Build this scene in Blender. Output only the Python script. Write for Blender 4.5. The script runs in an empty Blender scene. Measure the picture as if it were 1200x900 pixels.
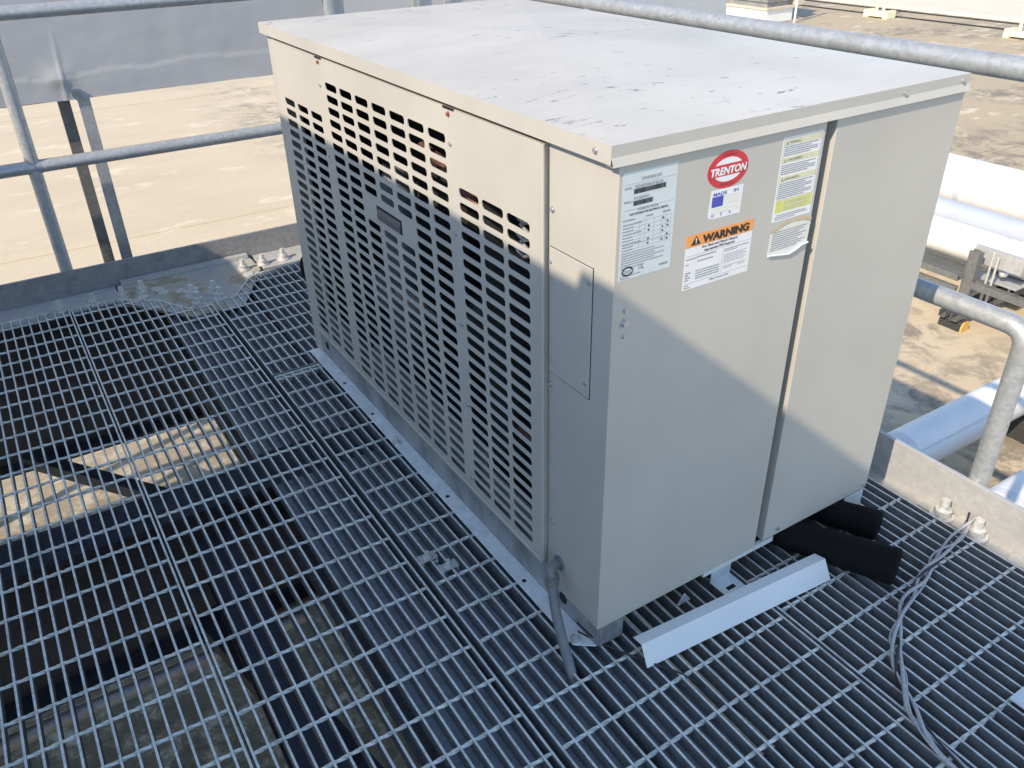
import bpy, math, random
from mathutils import Vector, Matrix, Euler
random.seed(7)
S = bpy.context.scene
COL = S.collection
PI = math.pi

# ------------------------------------------------------------------ camera
cam_d = bpy.data.cameras.new("camera")
cam = bpy.data.objects.new("camera", cam_d); COL.objects.link(cam)
cam.location = (-0.7724, -0.9408, 1.3845)
cam.rotation_euler = (1.02897889, 0.01934361, -0.56374849)
cam_d.sensor_width = 36.0
cam_d.lens = 973.806 / 1200 * 36.0
cam_d.clip_start = 0.02
cam_d.clip_end = 2000
S.camera = cam

# ------------------------------------------------------------------ sky and sun
SUN_DIR = Vector((0.744, 0.245, -0.628)).normalized()          # direction the light travels
EL = math.asin(-SUN_DIR.z)
AZ = math.atan2(-SUN_DIR.x, -SUN_DIR.y)
W = bpy.data.worlds.new("World"); S.world = W; W.use_nodes = True
wn = W.node_tree; bg = wn.nodes["Background"]
sky = wn.nodes.new("ShaderNodeTexSky"); sky.sky_type = 'NISHITA'; sky.sun_disc = False
sky.sun_elevation = EL; sky.sun_rotation = AZ
sky.air_density = 1.0; sky.dust_density = 0.3; sky.ozone_density = 1.6
wn.links.new(sky.outputs[0], bg.inputs[0]); bg.inputs[1].default_value = 0.15
sun_d = bpy.data.lights.new("sun", 'SUN'); sun_d.energy = 3.0; sun_d.angle = math.radians(0.53)
sun_d.color = (1.0, 0.845, 0.645)
sun = bpy.data.objects.new("sun", sun_d); COL.objects.link(sun)
sun.rotation_euler = SUN_DIR.to_track_quat('-Z', 'Y').to_euler()
sun.location = (-6, -2, 6)
S.view_settings.view_transform = 'Standard'; S.view_settings.look = 'None'
S.view_settings.exposure = 0.97; S.view_settings.gamma = 1.0
S.render.engine = 'CYCLES'

# ------------------------------------------------------------------ materials
def srgb(r, g, b):
    f = lambda c: ((c / 255 + .055) / 1.055) ** 2.4 if c > 10 else c / 255 / 12.92
    return (f(r), f(g), f(b), 1)

class NT:
    def __init__(s, name):
        s.m = bpy.data.materials.new(name); s.m.use_nodes = True
        s.t = s.m.node_tree; s.b = s.t.nodes["Principled BSDF"]
        s.pos = s.n("ShaderNodeNewGeometry").outputs["Position"]
    def n(s, typ, **kw):
        x = s.t.nodes.new(typ)
        for k, v in kw.items():
            if k.startswith("i_"): x.inputs[int(k[2:]) if k[2:].isdigit() else k[2:]].default_value = v
            else: setattr(x, k, v)
        return x
    def l(s, a, b): s.t.links.new(a, b)
    def vec(s, scale=(1, 1, 1), rot=(0, 0, 0)):
        mp = s.n("ShaderNodeMapping"); mp.inputs["Scale"].default_value = scale; mp.inputs["Rotation"].default_value = rot
        s.l(s.pos, mp.inputs[0]); return mp.outputs[0]
    def noise(s, scale, detail=4, rough=.55, vs=(1, 1, 1), dist=0.0, rot=(0, 0, 0)):
        x = s.n("ShaderNodeTexNoise"); x.inputs["Scale"].default_value = scale; x.inputs["Detail"].default_value = detail
        x.inputs["Roughness"].default_value = rough; x.inputs["Distortion"].default_value = dist
        s.l(s.vec(vs, rot), x.inputs["Vector"]); return x.outputs["Fac"]
    def voro(s, scale, vs=(1, 1, 1)):
        x = s.n("ShaderNodeTexVoronoi"); x.inputs["Scale"].default_value = scale
        s.l(s.vec(vs), x.inputs["Vector"]); return x.outputs["Color"]
    def ramp(s, fac, stops):
        r = s.n("ShaderNodeValToRGB"); e = r.color_ramp.elements
        while len(e) < len(stops): e.new(.5)
        for i, (p, c) in enumerate(stops):
            e[i].position = p; e[i].color = c if len(c) == 4 else (*c, 1)
        s.l(fac, r.inputs[0]); return r.outputs[0]
    def mix(s, fac, a, b, mode='MIX'):
        x = s.n("ShaderNodeMix", data_type='RGBA', blend_type=mode)
        for v, i in ((fac, 0), (a, 6), (b, 7)):
            if hasattr(v, 'node'): s.l(v, x.inputs[i])
            else: x.inputs[i].default_value = v if i == 0 or len(v) == 4 else (*v, 1)
        return x.outputs[2]
    def bump(s, h, strength=.3, dist=.002):
        b = s.n("ShaderNodeBump"); b.inputs["Strength"].default_value = strength; b.inputs["Distance"].default_value = dist
        s.l(h, b.inputs["Height"]); s.l(b.outputs[0], s.b.inputs["Normal"])
    def col(s, c):
        if hasattr(c, 'node'): s.l(c, s.b.inputs["Base Color"])
        else: s.b.inputs["Base Color"].default_value = c if len(c) == 4 else (*c, 1)
    def rough(s, r):
        if hasattr(r, 'node'): s.l(r, s.b.inputs["Roughness"])
        else: s.b.inputs["Roughness"].default_value = r
    def metal(s, v): s.b.inputs["Metallic"].default_value = v

def g3(v): return (v, v, v)
def plain(name, c, rough=.5, metal=0., var=.12, scale=40, bump=0.):
    k = NT(name); n = k.noise(scale, 5)
    k.col(k.ramp(n, [(.3, tuple(x * (1 - var) for x in c)), (.7, tuple(min(1, x * (1 + var)) for x in c))]))
    k.rough(rough); k.metal(metal)
    if bump: k.bump(k.noise(scale * 4, 3), bump, .001)
    return k.m

def paint_mat(name, c, streak=.10):
    k = NT(name)
    big = k.noise(3.0, 5, .6); fine = k.noise(260, 2); st = k.noise(9, 4, .6, vs=(1, 1, .12))
    a = k.ramp(big, [(.3, tuple(x * .93 for x in c)), (.7, tuple(x * 1.05 for x in c))])
    b = k.mix(k.ramp(st, [(.52, g3(0)), (.8, g3(streak * 2.2))]), a, tuple(x * .80 for x in c))
    sp = k.noise(95, 3, .7)
    d = k.mix(k.ramp(sp, [(.70, g3(0)), (.78, g3(.35))]), b, (.22, .17, .12))
    k.col(d); k.rough(k.ramp(big, [(.3, g3(.42)), (.7, g3(.56))]))
    wave = k.noise(3.5, 2, .4)                                   # slight oil-canning of the sheet
    ad = k.n("ShaderNodeMath", operation='MULTIPLY_ADD'); k.l(wave, ad.inputs[0]); ad.inputs[1].default_value = 6.0; k.l(fine, ad.inputs[2])
    k.bump(ad.outputs[0], .10, .0007)
    k.b.inputs["Specular IOR Level"].default_value = .35
    return k.m

def galv_mat(name, lo, hi, rough=.48, metal=.55, sc=60, rust=0., dirt=.25):
    k = NT(name)
    v = k.voro(sc); bw = k.n("ShaderNodeRGBToBW"); k.l(v, bw.inputs[0])
    n = k.noise(14, 6, .65)
    a = k.ramp(bw.outputs[0], [(.2, lo), (.8, hi)])
    b = k.mix(k.ramp(n, [(.50, g3(0)), (.75, g3(dirt))]), a, (.11, .10, .09))
    w = k.mix(k.ramp(k.noise(30, 4, .7), [(.56, g3(0)), (.72, g3(.5))]), b, tuple(min(1, x * 1.25) for x in hi))
    if rust:
        w = k.mix(k.ramp(k.noise(6, 6, .7), [(.60, g3(0)), (.72, g3(rust))]), w, (.16, .085, .035))
    k.col(w); k.metal(metal); k.rough(k.ramp(n, [(.3, g3(rough - .08)), (.7, g3(rough + .14))]))
    k.bump(k.noise(120, 3), .12, .0008)
    return k.m

M = {}
M['paint'] = paint_mat("beige_cabinet_paint", (.474, .453, .405))
M['paint_side'] = M['paint']
def top_mat():
    k = NT("weathered_lid_paint")
    big = k.noise(2.2, 6, .6); c = k.ramp(big, [(.3, (.47, .45, .40)), (.7, (.575, .55, .495))])
    sp = k.noise(44, 4, .7, vs=(.42, 1.0, 1), rot=(0, 0, .62)); zone = k.noise(3.1, 3)
    dst = k.n("ShaderNodeVectorMath", operation='DISTANCE'); k.l(k.pos, dst.inputs[0]); dst.inputs[1].default_value = (.36, .27, 1.06)
    mz = k.n("ShaderNodeMapRange"); k.l(dst.outputs["Value"], mz.inputs[0]); mz.inputs[1].default_value = .42; mz.inputs[2].default_value = .08; mz.inputs[3].default_value = 0; mz.inputs[4].default_value = .16
    az = k.n("ShaderNodeMath", operation='ADD'); k.l(zone, az.inputs[0]); k.l(mz.outputs[0], az.inputs[1])
    fac = k.mix(k.ramp(az.outputs[0], [(.50, g3(0)), (.62, g3(1))]), g3(0), k.ramp(sp, [(.615, g3(0)), (.66, g3(.9))]))
    c = k.mix(fac, c, (.13, .125, .11))
    fl = k.noise(60, 4, .7, vs=(.45, 1, 1), rot=(0, 0, .62)); c = k.mix(k.ramp(fl, [(.69, g3(0)), (.76, g3(.6))]), c, (.16, .155, .15))
    sm = k.noise(5, 5, .7, vs=(.3, 1, 1)); c = k.mix(k.ramp(sm, [(.48, g3(0)), (.75, g3(.5))]), c, (.38, .37, .345))
    k.col(c); k.rough(.5); k.bump(k.noise(180, 2), .08, .0006); return k.m
M['lid'] = top_mat()
M['galv'] = galv_mat("dull_galvanized_bar_sides", (.17, .18, .19), (.23, .24, .25), .55, .15, 80, rust=.12, dirt=.5)  # bar sides: shade between the bars put into a darker colour
M['galv_top'] = galv_mat("foot_worn_galvanized_steel", (.555, .56, .51), (.70, .71, .655), .42, .12, 120, rust=.25, dirt=.5)  # bar tops and cross bars: skylit brightness put into the colour
M['galv_pipe'] = galv_mat("galvanized_pipe_steel", (.36, .38, .39), (.44, .455, .46), .42, .4, 90, dirt=.3)
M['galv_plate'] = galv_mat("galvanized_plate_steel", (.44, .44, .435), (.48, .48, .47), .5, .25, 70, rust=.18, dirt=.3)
M['rail_steel'] = galv_mat("galvanized_base_rail", (.70, .725, .70), (.78, .80, .78), .45, .15, 90, dirt=.25)
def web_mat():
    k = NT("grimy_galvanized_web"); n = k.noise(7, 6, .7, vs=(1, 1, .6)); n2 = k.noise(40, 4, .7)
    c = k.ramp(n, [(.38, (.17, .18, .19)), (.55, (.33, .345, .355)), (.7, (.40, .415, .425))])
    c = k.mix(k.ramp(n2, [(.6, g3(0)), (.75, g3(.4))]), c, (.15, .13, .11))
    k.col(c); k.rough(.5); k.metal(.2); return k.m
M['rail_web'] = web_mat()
def stained_plate():
    k = NT("water_stained_plate"); n = k.noise(4.5, 5, .6); n2 = k.noise(26, 5, .7)
    c = k.ramp(n, [(.42, (.38, .39, .39)), (.50, (.44, .41, .33)), (.56, (.30, .26, .17)), (.64, (.42, .43, .42))])
    c = k.mix(k.ramp(n2, [(.55, g3(0)), (.72, g3(.5))]), c, (.17, .14, .09))
    k.col(c); k.rough(.5); k.metal(.1); k.bump(k.noise(90, 3), .1, .001); return k.m
M['stained'] = stained_plate()
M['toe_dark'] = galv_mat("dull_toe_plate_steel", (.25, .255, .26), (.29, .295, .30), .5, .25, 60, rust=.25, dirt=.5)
M['beam'] = galv_mat("dark_primed_beam", (.045, .05, .06), (.065, .072, .085), .6, .1, 20, rust=.2)
M['flange'] = galv_mat("galvanized_beam_flange", (.24, .25, .26), (.30, .31, .32), .5, .3, 60, rust=.5)
M['bolt'] = plain("zinc_bolt", (.60, .60, .57), .42, .3, .2, 90)
M['screw'] = plain("zinc_screw", (.55, .55, .56), .3, .7, .1, 90)
M['rusty'] = plain("rusty_screw", (.30, .11, .06), .8, .1, .3, 200)
M['dark'] = plain("dark_void", (.012, .012, .013), .8)
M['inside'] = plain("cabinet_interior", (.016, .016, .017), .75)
M['inside_grey'] = plain("galvanized_interior_sheet", (.07, .073, .076), .6, .1)
M['black_shell'] = plain("black_compressor_shell", (.02, .02, .022), .35)
M['copper'] = plain("copper_tube", (.20, .10, .07), .5, .4)
M['tank'] = plain("pale_grey_tank", (.17, .185, .20), .5)
M['tan_comp'] = plain("tan_component", (.26, .21, .17), .6)
M['fin'] = plain("aluminium_fin", (.55, .55, .55), .4, .6)
M['handle'] = plain("dark_grey_handle", (.085, .09, .10), .45)
def foam_mat():
    k = NT("black_foam_rubber"); k.col(k.ramp(k.noise(350, 4, .8), [(.3, (.004, .004, .004)), (.75, (.016, .016, .016))])); k.rough(.95)
    k.b.inputs["Specular IOR Level"].default_value = .15
    k.bump(k.noise(420, 3, .8), .6, .002); return k.m
M['foam'] = foam_mat()
M['white_sheet'] = paint_mat("pale_painted_angle", (.72, .735, .72), .05)
M['white_pipe'] = paint_mat("white_pipe_jacket", (.74, .735, .71), .16)
M['grey_pipe'] = paint_mat("pale_grey_pipe_jacket", (.42, .46, .52), .06)
M['strut'] = galv_mat("strut_channel_steel", (.15, .155, .155), (.20, .205, .20), .5, .3, 70)
M['rubber'] = plain("recycled_rubber", (.035, .035, .036), .9, 0, .3, 60, .5)
M['yellow'] = plain("yellow_reflective_strip", (.62, .38, .10), .6, 0, .15, 60)
M['conduit'] = plain("grey_conduit_jacket", (.17, .18, .185), .55, 0, .12, 60)
M['wire'] = plain("grey_wire", (.42, .42, .42), .45, 0, .2, 150)
M['wire_dark'] = plain("dark_wire", (.03, .03, .035), .5)
M['cream'] = plain("pale_yellow_paint", (.78, .73, .48), .5)
M['curb'] = plain("white_curb_flashing", (.82, .80, .75), .6, 0, .06, 4)
M['curb_tan'] = plain("tan_curb_flashing", (.60, .51, .40), .7, 0, .1, 4)
M['grey_box'] = plain("weathered_grey_sheet", (.24, .24, .23), .6, .1, .25, 5)
def membrane_mat(name, c, wr=.5):
    k = NT(name); n = k.noise(1.6, 6, .65); m2 = k.noise(22, 5, .7)
    a = k.ramp(n, [(.3, tuple(x * .92 for x in c)), (.7, tuple(x * 1.06 for x in c))])
    a = k.mix(k.ramp(m2, [(.58, g3(0)), (.75, g3(.35))]), a, tuple(min(1, x * 1.35) for x in c))
    k.col(a); k.rough(.55); k.bump(k.noise(7, 5, .55, vs=(.5, 1, 1)), wr, .004); return k.m
M['membrane'] = membrane_mat("grey_duct_wrap", (.40, .41, .425))
M['duct_metal'] = membrane_mat("light_grey_duct_sheet", (.46, .465, .47), .15)

def roof_mat():
    k = NT("beige_roof_membrane")
    sep = k.n("ShaderNodeSeparateXYZ"); k.l(k.pos, sep.inputs[0])
    wob = k.noise(.12, 3)
    ad = k.n("ShaderNodeMath", operation='MULTIPLY_ADD'); k.l(wob, ad.inputs[0]); ad.inputs[1].default_value = 6; k.l(sep.outputs[0], ad.inputs[2])
    mr = k.n("ShaderNodeMapRange"); k.l(ad.outputs[0], mr.inputs[0]); mr.inputs[1].default_value = 7.5; mr.inputs[2].default_value = 12.5
    base = k.mix(mr.outputs[0], (.55, .455, .315), (.425, .345, .225))
    n1 = k.noise(.9, 7, .68, vs=(.45, 1.3, 1), rot=(0, 0, .3)); base = k.mix(k.ramp(n1, [(.46, g3(0)), (.76, g3(.40))]), base, (.38, .31, .215))
    n2 = k.noise(2.3, 6, .7, vs=(.6, 1.2, 1)); base = k.mix(k.ramp(n2, [(.57, g3(0)), (.66, g3(.75))]), base, (.66, .57, .42))
    n4 = k.noise(.55, 4, .6)
    n3 = k.noise(3.6, 8, .75, dist=.6)
    gate = k.mix(k.ramp(n4, [(.47, g3(0)), (.60, g3(1))]), g3(0), k.ramp(n3, [(.45, g3(0)), (.58, g3(.8))]))
    mst = k.n('ShaderNodeMapRange'); k.l(sep.outputs[0], mst.inputs[0]); mst.inputs[1].default_value = 1.8; mst.inputs[2].default_value = 3.0
    gate = k.mix(mst.outputs[0], g3(0), gate)
    base = k.mix(gate, base, (.17, .15, .125))
    n5 = k.noise(40, 5, .7); base = k.mix(k.ramp(n5, [(.50, g3(0)), (.75, g3(.22))]), base, (.25, .21, .165))
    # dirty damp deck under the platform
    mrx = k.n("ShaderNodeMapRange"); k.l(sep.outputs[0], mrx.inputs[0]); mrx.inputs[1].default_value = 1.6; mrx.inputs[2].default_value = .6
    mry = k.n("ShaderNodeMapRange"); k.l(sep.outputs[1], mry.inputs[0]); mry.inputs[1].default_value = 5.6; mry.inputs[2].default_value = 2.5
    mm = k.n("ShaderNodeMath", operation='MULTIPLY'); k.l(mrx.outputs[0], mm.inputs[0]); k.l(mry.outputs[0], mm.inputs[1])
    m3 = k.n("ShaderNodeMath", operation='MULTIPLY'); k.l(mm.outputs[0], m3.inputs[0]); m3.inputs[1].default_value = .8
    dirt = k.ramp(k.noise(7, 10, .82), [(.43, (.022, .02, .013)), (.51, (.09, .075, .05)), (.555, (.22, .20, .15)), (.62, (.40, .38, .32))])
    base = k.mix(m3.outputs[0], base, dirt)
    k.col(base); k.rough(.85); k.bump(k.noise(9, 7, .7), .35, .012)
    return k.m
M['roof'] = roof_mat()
M['roof_seam'] = plain("roof_lap_strip", (.57, .49, .38), .8, 0, .12, 3)
M['roof_pale'] = plain("pale_upper_roof", (.66, .57, .45), .85, 0, .06, 1.5)
M['tape'] = plain('grey_white_jacket_tape', (.58, .585, .59), .45, 0, .08, 20)
M['litter'] = plain('dry_leaf_litter', (.34, .29, .20), .9, 0, .4, 300)
M['roof_edge'] = plain('pale_edge_strip', (.70, .62, .50), .7, 0, .05, 2)
M['cabinet_grey'] = paint_mat("white_cabinet_paint", (.78, .83, .87))  # pale colour of the added blockers, bounces fill into the shade
# print colours
M['p_name'] = plain("nameplate_stock", (.56, .62, .62), .4, 0, .03, 30)
M['p_white'] = plain("white_label_stock", (.74, .74, .74), .4, 0, .03, 30)
M['p_off'] = plain("worn_white_label_stock", (.66, .66, .62), .5, 0, .08, 60)
M['p_orange'] = plain("orange_print", (.82, .33, .09), .45, 0, .04, 30)
M['p_black'] = plain("black_print", (.02, .02, .02), .5)
M['p_grey'] = plain("grey_print", (.27, .28, .30), .5)
M['p_lgrey'] = plain("faded_grey_print", (.42, .43, .44), .5)
M['p_red'] = plain("red_print", (.56, .03, .045), .4, 0, .06, 30)
M['p_dred'] = plain("dark_red_print", (.33, .03, .03), .4)
M['p_blue'] = plain("blue_print", (.055, .075, .42), .45)
M['p_yellow'] = plain("faded_yellow_print", (.60, .60, .16), .5, 0, .08, 60)
M['p_pyellow'] = plain("pale_yellow_print", (.62, .61, .40), .5, 0, .08, 60)
M['p_kraft'] = plain("brown_torn_paper", (.52, .42, .26), .8, 0, .1, 60)

# ------------------------------------------------------------------ mesh helpers
class MB:
    def __init__(s): s.v = []; s.f = []; s.s = []
    def add(s, vs, fs, smooth=False):
        o = len(s.v); s.v += [tuple(v) for v in vs]
        s.f += [tuple(i + o for i in f) for f in fs]; s.s += [smooth] * len(fs); return s
    def quad(s, a, b, c, d): return s.add([a, b, c, d], [(0, 1, 2, 3)])
    def box(s, lo, hi):
        x0, y0, z0 = lo; x1, y1, z1 = hi
        return s.add([(x0, y0, z0), (x1, y0, z0), (x1, y1, z0), (x0, y1, z0), (x0, y0, z1), (x1, y0, z1), (x1, y1, z1), (x0, y1, z1)],
                     [(0, 3, 2, 1), (4, 5, 6, 7), (0, 1, 5, 4), (1, 2, 6, 5), (2, 3, 7, 6), (3, 0, 4, 7)])
    def bar(s, a, b, w, h, up=(0, 0, 1)):
        a = Vector(a); b = Vector(b); d = (b - a).normalized(); sd = d.cross(Vector(up)).normalized(); u = sd.cross(d)
        c = [(-w / 2, -h / 2), (w / 2, -h / 2), (w / 2, h / 2), (-w / 2, h / 2)]
        vs = [p + sd * i + u * j for p in (a, b) for i, j in c]
        return s.add(vs, [(0, 1, 2, 3), (7, 6, 5, 4), (0, 4, 5, 1), (1, 5, 6, 2), (2, 6, 7, 3), (3, 7, 4, 0)])
    def tube(s, pts, r, n=16, caps=True, rads=None):
        pts = [Vector(p) for p in pts]; rings = []; t0 = None; u = None
        for i, p in enumerate(pts):
            t = (pts[min(i + 1, len(pts) - 1)] - pts[max(i - 1, 0)]).normalized()
            if u is None: u = t.orthogonal().normalized()
            else: u = (u - t * u.dot(t)).normalized()
            w = t.cross(u); rr = rads[i] if rads else r
            rings.append([p + (u * math.cos(2 * PI * k / n) + w * math.sin(2 * PI * k / n)) * rr for k in range(n)])
        vs = [v for R in rings for v in R]; fs = []
        for i in range(len(rings) - 1):
            for k in range(n):
                a = i * n + k; b = i * n + (k + 1) % n; fs.append((a, b, b + n, a + n))
        s.add(vs, fs, True)
        if caps:
            s.add(rings[0], [tuple(reversed(range(n)))]); s.add(rings[-1], [tuple(range(n))])
        return s
    def cyl(s, c, r, h, n=16, axis=2, r2=None):
        c = Vector(c); a = Vector((0, 0, 0)); a[axis] = h
        return s.tube([c, c + a], r, n, True, [r, r if r2 is None else r2])
    def prism(s, poly, axis, d0, d1):
        # poly: 2-D outline in the two axes other than `axis`
        ax = [i for i in range(3) if i != axis]
        def P(q, d):
            p = [0, 0, 0]; p[ax[0]], p[ax[1]] = q; p[axis] = d; return tuple(p)
        n = len(poly); vs = [P(q, d0) for q in poly] + [P(q, d1) for q in poly]
        return s.add(vs, [tuple(range(n)), tuple(range(2 * n - 1, n - 1, -1))] + [(i, i + n, (i + 1) % n + n, (i + 1) % n) for i in range(n)])
    def mesh(s, name, mat):
        me = bpy.data.meshes.new(name); me.from_pydata(s.v, [], s.f)
        me.polygons.foreach_set("use_smooth", s.s); me.materials.append(mat); me.update()
        import bmesh
        bm = bmesh.new(); bm.from_mesh(me); bmesh.ops.recalc_face_normals(bm, faces=bm.faces); bm.to_mesh(me); bm.free()
        return me

WPOS = {}
def link(o, parent, loc):
    COL.objects.link(o); WPOS[o.name] = Vector(loc)
    if parent is not None:
        o.parent = parent; o.location = Vector(loc) - WPOS[parent.name]
    else: o.location = loc
    return o
def part(name, mb, mat, parent, loc=(0, 0, 0), label=None, bevel=0, kind=None, recalc=True):
    me = mb if isinstance(mb, bpy.types.Mesh) else mb.mesh(name, M[mat])
    o = bpy.data.objects.new(name, me); link(o, parent, loc)
    if label: o['label'] = label
    if kind: o['kind'] = kind
    if bevel:
        b = o.modifiers.new("bevel", 'BEVEL'); b.width = bevel; b.segments = 2; b.limit_method = 'ANGLE'; b.angle_limit = math.radians(40)
    return o
def thing(name, loc, label, cat, group=None):
    o = bpy.data.objects.new(name, None); o.empty_display_size = .1; link(o, None, loc)
    o['label'] = label; o['category'] = cat
    if group: o['group'] = group
    return o
def tag(o, label, cat, group=None):
    o['label'] = label; o['category'] = cat
    if group: o['group'] = group
    return o
def struct(name, mb, mat):
    o = part(name, mb, mat, None); o['kind'] = 'structure'; return o

# ------------------------------------------------------------------ roof (the ground of the scene)
ROOF = -1.45
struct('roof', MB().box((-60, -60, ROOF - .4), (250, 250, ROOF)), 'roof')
up = MB()
struct('upper_roof', MB().box((19.35, -60, ROOF - .2), (120, 200, ROOF + .03)), 'roof_pale')
for i, x in enumerate((19.3, 22.7)):
    e = MB().box((x - .06, -40, ROOF - .1), (x + .06, 120, ROOF + .06)); struct('roof_edge_strip', e, 'roof_edge')
for i in range(9):                                           # lap seams of the membrane sheets
    y = -2.0 + i * 3.05 + .25
    struct('roof_lap', MB().box((-20, y, ROOF - .01), (19.2, y + .07, ROOF + .006)), 'roof')
struct('roof_lap', MB().box((5.9, -12, ROOF - .01), (5.97, 60, ROOF + .009)), 'roof')

# ------------------------------------------------------------------ steel platform under the grating
plat = thing('steel_platform', (-.6, .4, ROOF), 'galvanized steel platform frame carrying the grating around the beige unit', 'platform')
def ibeam(axis, c, lo, hi, ztop, depth, w, tf=.016, tw=.012):
    mb = MB()
    def bx(a0, a1, z0, z1):
        if axis == 0: mb.box((lo, c + a0, z0), (hi, c + a1, z1))
        else: mb.box((c + a0, lo, z0), (c + a1, hi, z1))
    bx(-w / 2, w / 2, ztop - tf, ztop); bx(-tw / 2, tw / 2, ztop - depth + tf, ztop - tf); bx(-w / 2, w / 2, ztop - depth, ztop - depth + tf)
    return mb
XL, XR, YN, YF = -3.2, 1.04, -2.4, 2.62
part('beam', ibeam(0, 2.52, XL, XR - .09, -.018, .62, .16), 'beam', plat, label='deep far edge beam under the toe plate')
part('beam', ibeam(0, 1.06, XL, XR - .09, -.042, .46, .15), 'beam', plat)
part('beam', ibeam(0, -.42, XL, XR - .09, -.042, .46, .15), 'beam', plat)
part('beam', ibeam(0, -2.3, XL, XR - .09, -.042, .46, .15), 'beam', plat)
for x, w in ((-.30, .14), (-.13, .13), (.03, .15), (.55, .14)):
    part('stringer', ibeam(1, x, YN + .15, .975, -.0345, .22, w), 'flange', plat)
    part('stringer', ibeam(1, x, 1.145, 2.43, -.0345, .22, w), 'flange', plat)
part('stringer', ibeam(1, -.56, -.34, .975, -.12, .16, .10), 'beam', plat)
part('stringer', ibeam(1, -1.33, YN + .15, .975, -.0345, .22, .14), 'flange', plat)
part('stringer', ibeam(1, -1.33, 1.145, 2.43, -.0345, .22, .14), 'flange', plat)
part('beam', ibeam(1, .97, YN, 2.43, -.032, .36, .18), 'galv_plate', plat, label='right edge beam with its flange in the sun')
part('brace', MB().bar((-1.35, 2.98, -.62), (-.30, 1.53, -.62), .055, .05), 'beam', plat)
part('brace', MB().bar((-.62, .96, -.38), (-.36, -.28, -.38), .10, .05), 'beam', plat)
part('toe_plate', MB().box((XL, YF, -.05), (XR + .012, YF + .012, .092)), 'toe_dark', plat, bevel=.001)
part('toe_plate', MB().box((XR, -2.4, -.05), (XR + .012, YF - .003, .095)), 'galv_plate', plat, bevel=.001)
part('support_plate', MB().box((XL, 2.445, -.0175), (-.50, YF - .002, -.010)), 'galv_plate', plat)
part('connection_plate', MB().prism([(-.49, 2.40), (-.30, 2.13), (-.10, 2.13), (.06, 2.44), (.06, 2.612), (-.49, 2.612)], 2, -.0175, -.006), 'stained', plat, bevel=.001)
part('support_plate', MB().box((.075, 2.445, -.0175), (XR - .1, YF - .002, -.010)), 'galv_plate', plat)
part('angle_seat', MB().box((-.475, 2.585, -.005), (.05, 2.615, .012)), 'galv_plate', plat)
part('angle_seat', MB().box((1.0, -.235, -.031), (XR - .002, -.06, -.018)), 'galv_plate', plat)
part('angle_seat', MB().box((1.0, -.60, -.031), (XR - .002, -.30, -.022)), 'galv_plate', plat)
for a, b in ((-.55, -.31), (.52, .78)): part('outrigger', ibeam(0, 2.99, a, b, -.13, .2, .12), 'beam', plat)
for x in (-.43, .65): part('outrigger', MB().box((x - .04, 2.601, -.33), (x + .04, 2.928, -.14)), 'beam', plat)
part('floor_plate', MB().box((XL, YN, -.04), (-1.335, 2.60, -.03)), 'galv_plate', plat)
part('floor_plate', MB().box((-1.334, YN, -.04), (XR - .1, -1.70, -.03)), 'galv_plate', plat)
for x in (-2.9, -.1, .9):
    for y in (2.52, -2.3):
        part('post', MB().box((x - .07, y - .07, ROOF), (x + .07, y + .07, -.5)), 'beam', plat)
        part('base_plate', MB().box((x - .14, y - .14, ROOF + .001), (x + .14, y + .14, ROOF + .015)), 'galv_plate', plat)
# conduit running along the bottom of the middle beam
# bolts: washer, hex nut, stud end
def bolt_mesh(name, s, mat):
    mb = MB(); mb.cyl((0, 0, 0), .017 * s, .004 * s, 20)
    mb.cyl((0, 0, .004 * s), .0125 * s, .011 * s, 6); mb.cyl((0, 0, .015 * s), .0072 * s, .016 * s, 12, r2=.0064 * s)
    return mb.mesh(name, M[mat])
BOLT = bolt_mesh('bolt', 1.55, 'bolt')
BIG = bolt_mesh('bolt', 1.75, 'bolt')
for x, y in ((-.492, 2.475), (-.415, 2.485), (-.256, 2.325), (-.250, 2.245), (-.171, 2.315), (-.168, 2.235), (-.005, 2.47)):
    part('bolt', BOLT, None, plat, (x, y, -.006 if x > -.49 else -.010))
for x, y in ((.085, 2.49), (.18, 2.50), (.30, 2.51)): part('bolt', BOLT, None, plat, (x, y, -.010))
for x, y in ((-.60, 2.47), (-.72, 2.48), (-.95, 2.49)): part('bolt', BOLT, None, plat, (x, y, -.010))
WASH = MB().cyl((0, 0, 0), .021, .005, 20).mesh('washer', M['bolt'])
for x, y, z in ((-.365, 2.475, -.006), (-.345, 2.425, -.006), (-.355, 2.45, -.001), (-.285, 2.40, -.006), (-.262, 2.375, -.006), (-.235, 2.385, -.006), (-.425, 2.42, -.006), (-.005, 2.405, -.006)):
    part('washer', WASH, None, plat, (x, y, z))
for y in (-.125, -.215): part('bolt', BIG, None, plat, (1.005, y, -.018), label='large bolt in the sun at the right toe plate')

# pipe running below the deck along the middle beam
p = part('conduit_pipe', MB().tube([(-2.0, .97, -.54), (-.35, .97, -.54)], .022, 14), 'galv_pipe', None)
tag(p, 'thin steel conduit pipe running under the grating beside the dark beam', 'pipe')

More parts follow.
